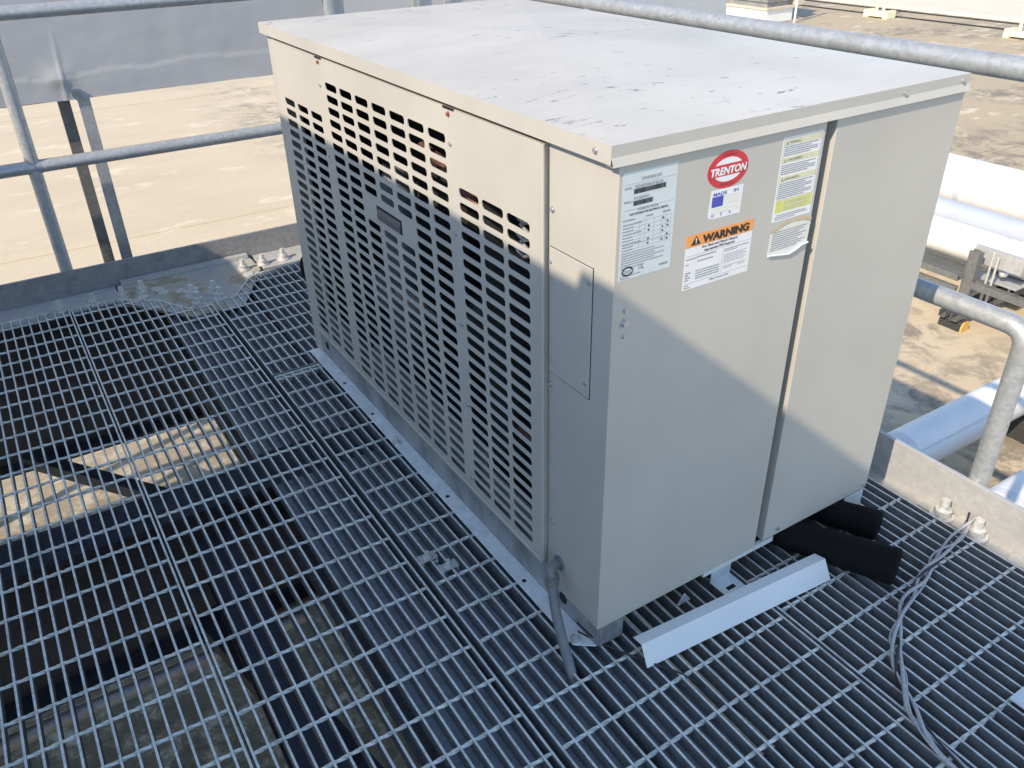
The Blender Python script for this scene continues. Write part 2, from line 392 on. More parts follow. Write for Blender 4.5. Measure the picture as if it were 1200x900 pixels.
# ------------------------------------------------------------------ grating panels, every bar a part
BW, BH = .0048, .032
rj = random.Random(5)
_bm = {}
def bearing(y0, y1):
    key = (round(y0, 3), round(y1, 3))
    if key not in _bm:
        L = y1 - y0
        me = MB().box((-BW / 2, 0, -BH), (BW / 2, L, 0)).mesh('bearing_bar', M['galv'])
        me.materials.append(M['galv_top']); me.polygons[1].material_index = 1          # top face takes the lit tone, sides the shade tone
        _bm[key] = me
    return _bm[key]
_cm = {}
def cross(L):
    key = round(L, 3)
    if key not in _cm:                                        # twisted square rod pressed into the bearing bars
        n = max(2, int(L / .0151)); r = .0045; vs = []; fs = []
        for i in range(n + 1):
            a0 = i * PI / 4
            for k in range(4):
                a = a0 + k * PI / 2 + PI / 4
                vs.append((L * i / n, r * math.cos(a), r * math.sin(a)))
        for i in range(n):
            for k in range(4): fs.append((i * 4 + k, i * 4 + (k + 1) % 4, i * 4 + 4 + (k + 1) % 4, i * 4 + 4 + k))
        fs += [(3, 2, 1, 0), tuple(n * 4 + k for k in range(4))]
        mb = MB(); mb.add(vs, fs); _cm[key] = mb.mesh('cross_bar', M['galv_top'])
    return _cm[key]
def interp(poly, x):
    if x <= poly[0][0]: return poly[0][1]
    for (a, b), (c, d) in zip(poly, poly[1:]):
        if x <= c: return b + (d - b) * (x - a) / (c - a)
    return poly[-1][1]
def panel(label, xs, yn, far, cy0, z=0., endbars=True):
    x0, x1 = min(xs), max(xs)
    t = thing('floor_grating', ((x0 + x1) / 2, (yn + far[0][1]) / 2, z - BH), label, 'floor grating', 'steel bar grating panels of the platform')
    for x in xs:
        o = part('bearing_bar', bearing(yn, interp(far, x)), None, t, (x + rj.uniform(-.0005, .0005), yn, z + rj.uniform(-.0003, .0003))); o.rotation_euler = (0, rj.uniform(-.03, .03), rj.uniform(-.0003, .0003))
    k = math.ceil((yn + .02 - cy0) / .1016)
    while True:
        y = cy0 + k * .1016; k += 1
        xa = None; xb = None
        for x in xs:
            if interp(far, x) > y + .004:
                xa = x if xa is None else xa; xb = x
        if xa is None or y > max(f[1] for f in far): break
        # split where the notch removes the middle of the panel
        runs = []; cur = None
        for x in xs:
            if interp(far, x) > y + .004: cur = [x, x] if cur is None else [cur[0], x]
            elif cur: runs.append(cur); cur = None
        if cur: runs.append(cur)
        for a, b in runs:
            if b - a > .02: part('cross_bar', cross(b - a + .004), None, t, (a - .002, y + rj.uniform(-.0009, .0009), z - .0042 + rj.uniform(-.0006, .0006))).rotation_euler = (rj.uniform(0, .8), 0, rj.uniform(-.0012, .0012))
    pts = [(x0, interp(far, x0))] + [q for q in far if x0 < q[0] < x1] + [(x1, interp(far, x1))]
    mb = MB()
    for (a, b), (c, d) in zip(pts, pts[1:]):
        mb.bar((a, b, z - BH / 2 + .0008), (c, d, z - BH / 2 + .0008), .0052, BH)
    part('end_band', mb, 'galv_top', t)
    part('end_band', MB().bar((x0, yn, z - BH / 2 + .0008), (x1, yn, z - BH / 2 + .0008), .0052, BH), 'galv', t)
    return t
xA = sorted([-.694] + [-.7150 - .0301 * k for k in range(20)])
panel('leftmost steel grating panel, over the dark beam and far roof', xA, -1.70, [(-1.4, 2.49), (-.6, 2.47)], .4853)
xB = [-.6835 + .0301 * k for k in range(16)] + [-.2135]
panel('steel grating panel with curved cut-out, between leftmost panel and the unit', xB, -1.70,
      [(-.69, 2.462), (-.535, 2.452), (-.444, 2.40), (-.379, 2.345), (-.345, 2.28), (-.301, 2.205), (-.2, 2.208)], .7690, z=.0008)
xC = [-.193 + .0298 * k for k in range(20)] + [.3975]
panel('steel grating panel directly under the near half of the beige unit', xC, -1.70, [(-.2, 1.498), (.4, 1.498)], -.0450)
panel('short notched steel grating panel at the far end of the beige unit', xC, 1.512,
      [(-.2, 2.206), (-.115, 2.213), (-.02, 2.352), (.02, 2.385), (.4, 2.43)], 1.9120)
xD = [.4105 + .0298 * k for k in range(19)] + [.968]
panel('rightmost steel grating panel, under the white wires and foam tubes', xD, -1.70, [(.4, 2.43), (1.0, 2.43)], -.4372)

mb = MB(); rnd = random.Random(11)
for i in range(150):
    x = rnd.uniform(-.19, .62); y = rnd.uniform(-.75, .75)
    if not any(abs(x - q) < .07 for q in (-.13, .03, .55)): continue
    a = rnd.uniform(0, PI); L = rnd.uniform(.003, .011); w = rnd.uniform(.0012, .004)
    d = Vector((math.cos(a), math.sin(a), rnd.uniform(-.2, .2))); n = Vector((-math.sin(a), math.cos(a), 0)); p = Vector((x, y, -.0335))
    mb.add([p - d * L, p + n * w, p + d * L + Vector((0, 0, .002)), p - n * w], [(0, 1, 2, 3)])
o = part('leaf_litter', mb, 'litter', None); o['kind'] = 'stuff'; o['label'] = 'small dry leaf flakes caught under the grating'
# clip bolted into the grating
clip = thing('grating_clip', (-.155, .40, 0), 'small bolted saddle clip holding the grating beside the unit', 'clip')
def saddle(x, y, yaw=0.):
    mb = MB(); mb.box((x - .016, y - .012, .001), (x + .016, y + .012, .004)); mb.box((x - .022, y - .012, -.012), (x - .016, y + .012, .007)); mb.box((x + .016, y - .012, -.012), (x + .022, y + .012, .007))
    return mb
for (x, y) in ((-.168, .445), (-.140, .392)):
    part('saddle', saddle(x, y), 'galv_plate', clip); part('bolt', BOLT, None, clip, (x, y, .004)).scale = (.40, .40, .40)
part('hook_bolt', MB().tube([(-.152, .43, -.004), (-.152, .43, -.055)], .005, 8), 'bolt', clip)
clip2 = thing('grating_clip', (.345, 0.01, 0), 'bent angle clip with a slotted hole under the label side of the unit', 'clip')
mb = MB(); mb.box((.335, -.045, .002), (.395, .01, .0045)); mb.box((.335, .01, .002), (.395, .013, .058))
part('angle_plate', mb, 'rail_steel', clip2)
part('slot', MB().box((.352, -.03, .0044), (.376, -.02, .0052)), 'dark', clip2)
part('gusset', MB().prism([(.225, .002), (.265, .002), (.245, .03)], 1, -.001, .002), 'rail_steel', clip2)

# ------------------------------------------------------------------ the condensing unit
UL, UW, UT = 1.622, .846, 1.029     # length along y, width along x, underside of the lid
unit = thing('condensing_unit', (UW / 2, UL / 2, 0), 'large beige condensing unit cabinet with slotted face, red oval sticker and warning label', 'condensing unit')
PX = -.012                            # plane of the louvered panel
def louver_panel():
    mb = MB(); T = .002
    y0, y1, z0, z1 = .186, 1.552, .114, 1.022
    def q(a, b, c, d):
        if b - a > 1e-6 and d - c > 1e-6: mb.quad((PX, a, c), (PX, a, d), (PX, b, d), (PX, b, c))
    def rr(cy, cz, w, h, r, n=4):
        pts = []
        for sx, sz, a0 in ((1, 1, 0), (-1, 1, 90), (-1, -1, 180), (1, -1, 270)):
            for i in range(n + 1):
                a = math.radians(a0 + 90 * i / n)
                pts.append((cy + sx * (w / 2 - r) + r * math.cos(a), cz + sz * (h / 2 - r) + r * math.sin(a)))
        return pts
    def cell(a, b, c, d, w, h):
        cy, cz = (a + b) / 2, (c + d) / 2; r = h * .42; n = 4
        inn = rr(cy, cz, w, h, r, n); K = len(inn)
        corners = [(b, d), (a, d), (a, c), (b, c)]
        vs = [(PX, *p) for p in inn] + [(PX, *p) for p in corners]; fs = []
        for qn in range(4):
            for i in range(n): fs.append((K + qn, qn * (n + 1) + i, qn * (n + 1) + i + 1))
            e = qn * (n + 1) + n; nx = ((qn + 1) % 4) * (n + 1)
            fs.append((K + qn, e, nx, K + (qn + 1) % 4))
        mb.add(vs, fs)
        back = [(PX + T, *p) for p in inn]
        mb.add([(PX, *p) for p in inn] + back, [(i, (i + 1) % K, (i + 1) % K + K, i + K) for i in range(K)], True)
    # zones: (list of (y_low, y_high) of slots, pitch, rows, top z)
    zones = []
    def zone(starts, w, rows, ztop, pitch, h=.0186, gap=None, skip=None):
        starts = sorted(starts)                                   # low-y edge of each slot
        for i, s in enumerate(starts):
            lo = s - ((s - (starts[i - 1] + w)) / 2 if i else .008)
            hi = s + w + ((starts[i + 1] - s - w) / 2 if i < len(starts) - 1 else .008)
            zones.append((lo, hi, s, w, rows, ztop, pitch, h, skip, i))
    zone(RSTART, RW, 25, .8745, .0300)
    zone(MSTART, MW, 28, .9675, .0302, skip=lambda col, row: (row in (8, 9)) and col in (2, 3, 4))
    zone(LSTART, LW, 25, .8735, .0300)
    zones.sort()
    cur = y0
    for lo, hi, s, w, rows, ztop, pitch, h, skip, i in zones:
        q(cur, lo, z0, z1); cur = hi
        zt = ztop + (pitch - h) / 2
        q(lo, hi, zt, z1)
        for r in range(rows):
            d = zt - r * pitch; c = d - pitch
            if skip and skip(i, r): q(lo, hi, c, d)
            else:
                # cells are centred on the slot
                a, b = lo, hi; cy = s + w / 2; hw = min(cy - lo, hi - cy)
                q(lo, cy - hw, c, d); q(cy + hw, hi, c, d); cell(cy - hw, cy + hw, c, d, w, h)
        q(lo, hi, z0, zt - rows * pitch)
    q(cur, y1, z0, z1)
    e = .016
    mb.quad((PX, y0, z0), (PX, y0, z1), (PX + e, y0, z1), (PX + e, y0, z0)); mb.quad((PX, y1, z0), (PX + e, y1, z0), (PX + e, y1, z1), (PX, y1, z1))
    mb.quad((PX, y0, z1), (PX, y1, z1), (PX + e, y1, z1), (PX + e, y0, z1)); mb.quad((PX, y0, z0), (PX + e, y0, z0), (PX + e, y1, z0), (PX, y1, z0))
    return mb
k_ = 1 - .012 / .772
def adj(y): return -.9408 + (y + .9408) * k_               # slot edges read on x=0, moved to the panel plane
MW = .076 * k_; RW = .078 * k_; LW = .082 * k_
MSTART = [adj(y) - MW for y in (1.192, 1.097, 1.0015, .904, .808, .716, .622)]
RSTART = [adj(y) - RW for y in (.500, .4095, .319)]
LSTART = [adj(y) - LW for y in (1.541, 1.435, 1.330)]
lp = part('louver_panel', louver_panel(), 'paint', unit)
part('panel_handle', MB().box((PX - .0005, adj(.794), .682), (PX + .002, adj(.936), .718)), 'dark', unit)
part('handle_cup', MB().prism([(PX - .001, .684), (PX - .004, .686), (PX - .004, .700), (PX - .001, .712)], 1, adj(.799), adj(.928)), 'handle', unit)
# slim hem on the near edge of the louver panel
part('panel_hem', MB().tube([(PX + .003, .186, .115), (PX + .003, .186, 1.021)], .004, 10), 'paint', unit)
part('corner_panel', MB().box((0.001, .002, .060), (.018, .182, UT - .002)), 'paint', unit, bevel=.0015)
part('panel_recess', MB().box((.0155, .1822, .062), (.018, .225, UT - .003)), 'inside', unit)
mb = MB(); mb.box((.012, .45, .127), (.014, 1.10, .24)); mb.box((.012, .23, .127), (.014, .449, .20)); mb.box((.012, 1.101, .127), (.014, 1.55, .20))
part('drip_sheet', mb, 'tank', unit)
part('corner_post', MB().box((0, 1.556, 0.004), (.05, UL, UT - .002)), 'paint', unit, bevel=.0015)
part('access_plate', MB().box((-.0012, .054, .596), (.0008, .177, .845)), 'paint', unit, bevel=.0008)
mb = MB()                                                        # fine dark joint round the access plate
for a, b in (((.0525, .594), (.0538, .847)),): mb.box((.0004, a[0], a[1]), (.0012, b[0], b[1]))
mb.box((.0004, .0538, .594), (.0012, .178, .5956)); mb.box((.0004, .0538, .8452), (.0012, .178, .8462))
part('plate_joint', mb, 'dark', unit)
# label side
part('service_panel', MB().box((.0005, 0, .0605), (.4545, .012, UT + .005)), 'paint', unit, bevel=.0015)
part('end_panel', MB().box((.481, 0, .066), (UW, .03, UT + .006)), 'paint', unit, bevel=.0015)
part('seam_channel', MB().box((.4548, .028, .06), (.4808, .032, UT)), 'inside', unit)
part('back_panel', MB().box((UW - .014, .033, .066), (UW, UL, UT)), 'paint', unit)
part('rear_panel', MB().box((.051, UL - .012, .066), (UW - .015, UL, UT)), 'paint', unit)
part('floor_pan', MB().box((.019, .033, .070), (UW - .015, UL - .013, .078)), 'inside_grey', unit)
part('pan_edge', MB().box((.30, .003, .045), (.52, .028, .0598)), 'rail_steel', unit)
part('pan_edge', MB().box((.073, .012, .053), (.53, .03, .0598)), 'rail_steel', unit)
# lid with cross-break creases and a flared drip edge
lid = MB()
x0, x1, y0, y1, zt = -.016, UW + .006, -.0005, UL + .012, 1.059
cx, cy = (x0 + x1) / 2, (y0 + y1) / 2
def lidgrid(a, b, n=1):
    lid.add([a, b, (cx, cy, zt + .022)], [(0, 1, 2)])
c0, c1, c2, c3 = (x0, y0, zt), (x1, y0, zt), (x1, y1, zt), (x0, y1, zt)
for a, b in ((c0, c1), (c1, c2), (c2, c3), (c3, c0)): lidgrid(a, b)
zb = UT
lidpaint = MB()
def skirt(a, b, out, flare):
    a = Vector(a); b = Vector(b); o = Vector(out)
    zs = [(0, zt), (.0, zb + (.012 if flare else .001))] + ([(.0065, zb - .001)] if flare else [])
    for (f0, z0), (f1, z1) in zip(zs, zs[1:]):
        P = lambda p, f, z: tuple(Vector((p.x, p.y, z)) + o * f)
        lidpaint.quad(P(a, f0, z0), P(b, f0, z0), P(b, f1, z1), P(a, f1, z1))
    f, z = zs[-1]
    lidpaint.quad(P(a, f, z), P(b, f, z), P(b, -.012, z), P(a, -.012, z))
skirt(c0, c1, (0, -1, 0), True); skirt(c1, c2, (1, 0, 0), False); skirt(c2, c3, (0, 1, 0), False); skirt(c3, c0, (-1, 0, 0), False)
top = part('lid', lid, 'lid', unit)
part('lid_skirt', lidpaint, 'paint', top)
# base rails
mb = MB()
mb.box((-.034, .036, .0025), (.006, 1.600, .0055))
mb.add([(-.034, .036, .0025), (.006, .036, .0025), (.006, .006, .0025), (-.034, .036, .0055), (.006, .036, .0055), (.006, .006, .0055)], [(0, 2, 1), (3, 4, 5), (0, 1, 4, 3), (1, 2, 5, 4), (2, 0, 3, 5)])
br = part('base_rail', mb, 'rail_steel', unit, bevel=.0008)
mb = MB(); mb.box((.006, 0.004, .0057), (.010, .1835, .0585)); mb.box((.006, .1836, .0057), (.010, 1.553, .125))
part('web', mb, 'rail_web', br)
part('panel_lip', MB().tube([(PX + .001, .19, .1145), (PX + .001, 1.55, .1145)], .0028, 8), 'paint', unit)
part('panel_lip', MB().box((PX + .0035, .19, .100), (PX + .0055, 1.55, .1175)), 'paint', unit)
part('rail_end', MB().box((.0105, 0.003, .0025), (.072, .006, .0595)), 'rail_web', unit)
mb = MB(); mb.box((UW - .072, .003, .0025), (UW - .002, .006, .0595)); mb.box((UW - .006, .007, .0025), (UW - .002, 1.60, .0655)); part('base_rail', mb, 'rail_steel', unit)
RB = bolt_mesh('rail_bolt', .72, 'bolt')
for y in (.917, .044): part('rail_bolt', RB, None, unit, (-.024 if y > .5 else -.022, y, .0055))
HOLE = MB().cyl((0, 0, 0), .0055, .0006, 14).mesh('rail_hole', M['dark'])
for y in (1.32, .62, .25, 1.10): part('rail_hole', HOLE, None, unit, (-.018, y, .0053))
part('rail_knockout', MB().cyl((.0050, 1.515, .050), .014, .0015, 20, axis=0), 'dark', unit)
part('rail_knockout', MB().cyl((.0050, .129, .040), .014, .0015, 20, axis=0), 'dark', unit)
part('rail_slit', MB().bar((.0052, .075, .012), (.0052, .02, .018), .0016, .004), 'dark', unit)
# screws
def screw_mesh(mat):
    mb = MB(); mb.cyl((0, 0, 0), .0052, .0012, 14); mb.cyl((0, 0, .0012), .0038, .0034, 6); return mb.mesh('screw', M[mat])
SC = screw_mesh('screw'); SR = screw_mesh('rusty')
def screw_x(y, z, x, me=SC):
    o = part('screw', me, None, unit, (x, y, z)); o.rotation_euler = (0, -PI / 2, 0); return o
def screw_y(x, z, y, me=SC):
    o = part('screw', me, None, unit, (x, y, z)); o.rotation_euler = (PI / 2, 0, 0); return o
for y, z in ((1.226, .954), (.524, .954), (1.232, .772), (1.225, .562), (.521, .771), (.516, .564), (.510, .36), (.508, .152), (1.209, .149), (1.217, .354)):
    screw_x(adj(y), z, PX)
for y, z in ((1.221, 1.0145), (.526, 1.014)):
    o = screw_x(adj(y), z - .004, PX, SR); o['label'] = 'rusty screw below the lid'
    part('screw_notch', MB().box((PX - .001, adj(y) - .022, 1.0185), (PX + .002, adj(y) + .022, 1.0228)), 'dark', unit)
for y, z in ((.170, .913), (.172, .819), (.060, .819), (.172, .625), (.063, .624), (.174, .568), (.165, .235), (.022, .074)):
    screw_x(y, z, 0.0006)
screw_x(.036, 1.045, -.016)
for x, z in ((.653, 1.048), (.828, 1.048)): screw_y(x, z, -.0005)
for x, z in ((.834, .078), (.525, .084), (.027, .785), (.0265, .738)): screw_y(x, z, 0.)
o = screw_y(.0265, .762, 0.); o.scale = (1.7, 1.7, 1.3)
# things seen through the slots
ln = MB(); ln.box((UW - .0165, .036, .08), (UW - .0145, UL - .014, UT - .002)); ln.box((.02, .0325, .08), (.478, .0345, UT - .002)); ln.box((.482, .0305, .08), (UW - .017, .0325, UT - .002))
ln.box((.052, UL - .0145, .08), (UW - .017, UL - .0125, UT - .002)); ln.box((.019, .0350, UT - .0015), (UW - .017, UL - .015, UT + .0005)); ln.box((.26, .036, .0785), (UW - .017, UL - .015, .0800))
part('inner_liner', ln, 'inside', unit)  # black sheets added so the inside reads as deep shade through the slots
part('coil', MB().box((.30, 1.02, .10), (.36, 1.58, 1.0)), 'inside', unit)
part('partition', MB().box((.022, .452, .08), (.20, .456, .84)), 'inside_grey', unit)
mb = MB()
part('compressor', mb.tube([(.30, .80, .08), (.30, .80, .12), (.30, .80, .38), (.30, .80, .44), (.30, .80, .46)], .13, 24, True, [.10, .13, .13, .10, .03]), 'black_shell', unit)
part('receiver_tank', MB().tube([(.13, 1.10, .12), (.13, 1.10, .14), (.13, 1.10, .70), (.13, 1.10, .74)], .055, 20, True, [.03, .055, .055, .02]), 'tank', unit)
part('filter_drier', MB().tube([(.08, 1.00, .42), (.08, .90, .42), (.08, .88, .42), (.08, .80, .42)], .03, 16, True, [.03, .03, .012, .012]), 'tan_comp', unit)
part('copper_pipe', MB().tube([(.16, .95, .90), (.15, .80, .89), (.14, .70, .86), (.14, .62, .84), (.16, .60, .60), (.25, .62, .45)], .011, 10), 'copper', unit)
part('copper_pipe', MB().tube([(.12, .90, .84), (.11, .76, .83), (.10, .66, .80), (.10, .56, .77), (.16, .55, .40), (.16, .60, .12)], .014, 10), 'copper', unit)
part('copper_pipe', MB().tube([(.09, .42, .30), (.09, .30, .28), (.09, .24, .34), (.09, .24, .48)], .012, 10), 'copper', unit)
part('electrical_box', MB().box((.20, .22, .25), (.42, .43, .62)), 'inside', unit)
part('wire_bundle', MB().tube([(.06, .40, .20), (.05, .32, .24), (.05, .26, .20), (.07, .22, .30), (.07, .25, .45)], .006, 8), 'wire_dark', unit)
part('capacitor', MB().tube([(.10, .30, .30), (.10, .30, .42)], .025, 16), 'tan_comp', unit)
part('valve', MB().tube([(.06, .385, .845), (.06, .385, .875)], .02, 12), 'tan_comp', unit)
ub = MB()
for i in range(7):
    for j in range(2):
        z = .885 - i * .017; y = .345 - j * .055 - (i % 2) * .02
        ub.tube([(.035, y, z), (.035, y - .012, z - .007), (.035, y - .03, z - .012), (.035, y - .05, z - .004)], .0042, 8)
part('return_bends', ub, 'fin', unit)
part('fan_shroud', MB().tube([(.42, 1.30, .56), (.40, 1.30, .56)], .22, 32), 'black_shell', unit)
part('terminal_box', MB().box((.10, 1.16, .30), (.19, 1.24, .40)), 'tank', unit)

# ------------------------------------------------------------------ stickers on the label side (flat print)
def ell(cx, cz, w, h, n=40): return [(cx + w / 2 * math.cos(2 * PI * i / n), cz + h / 2 * math.sin(2 * PI * i / n)) for i in range(n)]
LAY = .00035
def flat(name, polys, mat, parent, lay, label=None):
    mb = MB()
    for pl in polys:
        mb.prism(pl, 1, -LAY * lay, -LAY * (lay - 1) - .00003 if lay > 1 else -.00002)
    o = part(name, mb, mat, parent, label=label)
    if len(polys) > 1: o['kind'] = 'stuff'
    return o
def R(x0, z0, x1, z1): return [(x0, z0), (x1, z0), (x1, z1), (x0, z1)]
def text(name, body, x, z, size, mat, parent, lay, align='LEFT', shear=0., bold=.00012, width=None, track=1.):
    cu = bpy.data.curves.new(name, 'FONT'); cu.body = body; cu.size = size; cu.align_x = align; cu.align_y = 'BOTTOM_BASELINE'
    cu.shear = shear; cu.offset = bold; cu.space_character = track; cu.resolution_u = 3; cu.fill_mode = 'FRONT'
    tmp = bpy.data.objects.new("tmp_text", cu); COL.objects.link(tmp)
    dg = bpy.context.evaluated_depsgraph_get(); dg.update()
    me = bpy.data.meshes.new_from_object(tmp.evaluated_get(dg)); me.name = name
    bpy.data.objects.remove(tmp); bpy.data.curves.remove(cu)
    xs = [v.co.x for v in me.vertices]
    sx = 1.
    if width and xs: sx = width / (max(xs) - min(xs))
    me.transform(Matrix.Translation((x, -LAY * lay, z)) @ Matrix.Rotation(PI / 2, 4, 'X') @ Matrix.Diagonal((sx, 1, 1, 1)))
    me.materials.clear(); me.materials.append(M[mat])
    return part(name, me, None, parent)
def fineprint(name, rows, mat, parent, lay, seed=1, cw=.0011):
    rnd = random.Random(seed); pl = []
    for (x0, x1, z, h) in rows:
        x = x0
        while x < x1:
            w = cw * rnd.choice((2, 3, 4, 5, 6, 7))
            e = min(x + w, x1)
            if e - x > .0006: pl.append(R(x, z, e, z + h))
            x = e + cw * .9
    o = flat(name, pl, mat, parent, lay); o['kind'] = 'stuff'; return o
# nameplate
x0, x1, z0, z1 = .0088, .117, .840, 1.0145
s = flat('nameplate_sticker', [R(x0, z0, x1, z1)], 'p_name', unit, 1)
text('lettering', 'CONDENSING UNIT', .064, .9985, .0068, 'p_grey', s, 2.2, 'CENTER', width=.040)
flat('ruled_lines', [R(.013, .9955, .113, .9961), R(.013, .9555, .113, .9561), R(.013, .899, .113, .8996)], 'p_lgrey', s, 2)
text('lettering', 'MODEL', .0125, .9885, .0042, 'p_grey', s, 2.2)
text('lettering', 'TEZA075H8-HT4D-BS', .031, .9875, .0070, 'p_grey', s, 2.2, width=.057)
rnd = random.Random(3)
def barcode(xa, xb, z, h):
    pl = []; x = xa
    while x < xb:
        w = rnd.choice((.0005, .0008, .0012)); pl.append(R(x, z, min(x + w, xb), z + h)); x += w + rnd.choice((.0004, .0007))
    return pl
flat('barcode', barcode(.031, .094, .9790, .0075) + barcode(.031, .069, .9605, .0075), 'p_black', s, 2)
text('lettering', 'SERIAL #', .0125, .967, .0042, 'p_grey', s, 2.2)
text('lettering', 'P150701234'[:7], .031, .9695, .0064, 'p_grey', s, 2.2, width=.030)
text('lettering', 'DOMESTIC MODEL', .061, .9520, .0050, 'p_grey', s, 2.2, 'CENTER', width=.042)
text('lettering', 'UNIT SUITABLE FOR ELECTRICAL SERVICE', .063, .9460, .0046, 'p_black', s, 2.2, 'CENTER', width=.078)
rows = [(.0125, .036, .9385, .0020), (.058, .072, .9385, .0020), (.092, .107, .938, .0030)]
for i in range(9): rows.append((.0125, .034 if i % 3 else .050, .931 - .0052 * i, .0018))
for i in range(5): rows.append((.0125, .080 + .02 * (i % 2), .8845 - .0040 * i, .0016))
rows += [(.0125, .100, .864, .0018), (.0125, .060, .8595, .0018), (.012, .052, .846, .0016), (.012, .030, .8425, .0016), (.092, .110, .8485, .0040)]
fineprint('fine_print', rows, 'p_grey', s, 2, 5)
tb = []
for i in range(7): tb.append(R(.036, .9335 - .0072 * i, .109, .9339 - .0072 * i))
for x in (.045, .056, .074, .089, .099, .109): tb.append(R(x, .890, x + .0004, .936))
flat('table_lines', tb, 'p_lgrey', s, 2)
fineprint('table_figures', [(x, x + .0035, .9285 - .0072 * i, .0026) for i in range(6) for x in (.063, .092, .102) if (i * 7 + int(x * 1000)) % 3], 'p_black', s, 2.1, 9, .0008)
flat('oval_mark', [ell(.0265, .8540, .0240, .0160)], 'p_black', s, 2); flat('oval_mark', [ell(.0265, .8540, .0170, .0105)], 'p_name', s, 3); flat('oval_mark', [R(.0165, .8515, .0365, .8565)], 'p_grey', s, 4)
text('lettering', 'TRENTON', .0265, .8524, .0036, 'p_name', s, 5.2, 'CENTER', width=.0170)
text('lettering', 'UL', .054, .8530, .0085, 'p_grey', s, 2.2, 'CENTER', bold=.0001); text('lettering', 'c      us', .054, .8520, .0040, 'p_grey', s, 2.2, 'CENTER')
# red oval maker's sticker
s = flat('oval_sticker', [ell(.2262, .9832, .0900, .0615)], 'p_red', unit, 1)
flat('oval_mark', [ell(.2262, .9832, .0650, .0395)], 'p_white', s, 2)
flat('oval_mark', [R(.1850, .9738, .2674, .9926)], 'p_red', s, 3)
text('lettering', 'TRENTON', .2262, .9765, .0168, 'p_white', s, 4.2, 'CENTER', shear=.12, bold=.0007, width=.0800)
text('lettering', 'CONDENSING', .2262, 1.0055, .0050, 'p_dred', s, 2.2, 'CENTER', width=.032); text('lettering', 'PRODUCTS', .2262, .9575, .0050, 'p_dred', s, 2.2, 'CENTER', width=.028)
# made in usa sticker with faded flag
s = flat('flag_sticker', [[(.1935, .9060), (.2035, .9030), (.2650, .9030), (.2665, .9515), (.1950, .9520), (.1915, .9150)]], 'p_white', unit, 1)
text('lettering', 'MADE', .1985, .9425, .0075, 'p_blue', s, 2.2, width=.0300); text('lettering', 'IN', .2440, .9425, .0075, 'p_blue', s, 2.2, width=.0105)
flat('flag_canton', [R(.1975, .9235, .2225, .9410)], 'p_blue', s, 2)
fineprint('faded_stripes', [(.2245, .2600, .9250 + .0035 * i, .0007) for i in range(5)] + [(.1985, .2600, .9125 + .0035 * i, .0006) for i in range(3)], 'p_pyellow', s, 2, 4)
for t_, xx in (('U', .1990), ('S', .2190), ('A', .2385)): text('lettering', t_, xx, .9068, .0072, 'p_blue', s, 2.2)
# warning label
s = flat('warning_sticker', [R(.1490, .7870, .3030, .8630)], 'p_white', unit, 1)
flat('warning_header', [R(.1490, .8632, .3030, .8845)], 'p_orange', s, 1.4)
text('lettering', 'WARNING', .1860, .8668, .0185, 'p_black', s, 3.2, bold=.0009, width=.1080)
flat('warning_triangle', [[(.1595, .8668), (.1810, .8668), (.1703, .8822)]], 'p_black', s, 3)
flat('warning_triangle', [[(.1695, .8722), (.1711, .8722), (.1716, .8782), (.1690, .8782)], R(.1693, .8695, .1713, .8712)], 'p_white', s, 4)
text('lettering', 'Arc Flash and Shock Hazard', .2260, .8572, .0066, 'p_black', s, 2.2, 'CENTER', bold=.0001, width=.082)
text('lettering', 'Appropriate PPE Required', .2260, .8505, .0060, 'p_black', s, 2.2, 'CENTER', width=.070)
flat('ruled_lines', [R(.151, .8480, .301, .8486), R(.151, .7985, .301, .7991), R(.2355, .8010, .2361, .8470)], 'p_lgrey', s, 2)
rows = [(.152, .176, .8415, .0020), (.176, .220, .8425, .0020), (.178, .214, .8345, .0020), (.152, .160, .8325, .0016)]
for i in range(4): rows += [(.176, .2310, .8170 - .0045 * i, .0020), (.152, .164 - .004 * (i % 2), .8170 - .0045 * i, .0022)]
rows += [(.152, .163, .7942, .0016), (.152, .166, .7900, .0016)]
rows += [(.239, .298, .8415, .0016), (.239, .270, .8380, .0016)]
fineprint('fine_print', rows, 'p_grey', s, 2, 6)
rows = [(.240, .294 - .006 * (i % 2), .8320 - .0030 * i, .0014) for i in range(6)] + [(.240, .296, .8100, .0016), (.240, .262, .8065, .0016), (.276, .292, .8065, .0016)]
fineprint('fine_print', rows, 'p_lgrey', s, 2, 8)
text('lettering', 'Safety Services 2009', .2330, .7925, .0048, 'p_grey', s, 2.2, 'CENTER', width=.045)
# yellow and white instruction label
s = flat('instruction_sticker', [R(.3490, .8655, .4470, 1.0135)], 'p_white', unit, 1)
flat('label_border', [R(.3515, .9050, .3519, 1.0105), R(.4440, .9050, .4444, 1.0105), R(.3515, 1.0105, .4444, 1.0110), R(.3515, .9046, .4444, .9050)], 'p_grey', s, 2)
flat('yellow_band', [R(.3525, 1.0000, .4435, 1.0095), R(.3525, .9700, .4435, .9795), R(.3525, .9370, .4435, .9465)], 'p_pyellow', s, 2)
flat('yellow_block', [R(.3520, .8825, .4440, .9035)], 'p_yellow', s, 2)
flat('white_gap', [R(.3700, .8835, .3712, .9030), R(.3790, .8925, .4300, .8935)], 'p_pyellow', s, 3)
for t_, zz in (('WARNING', 1.0025), ('AVERTISSEMENT', .9725), ('ADVERTENCIA', .9395)):
    text('lettering', t_, .3640, zz, .0054, 'p_grey', s, 3.2, bold=.0001)
flat('hazard_triangle', [[(.3560, zz), (.3625, zz), (.3592, zz + .0058)] for zz in (1.0015, .9715, .9385)], 'p_grey', s, 3)
rows = []
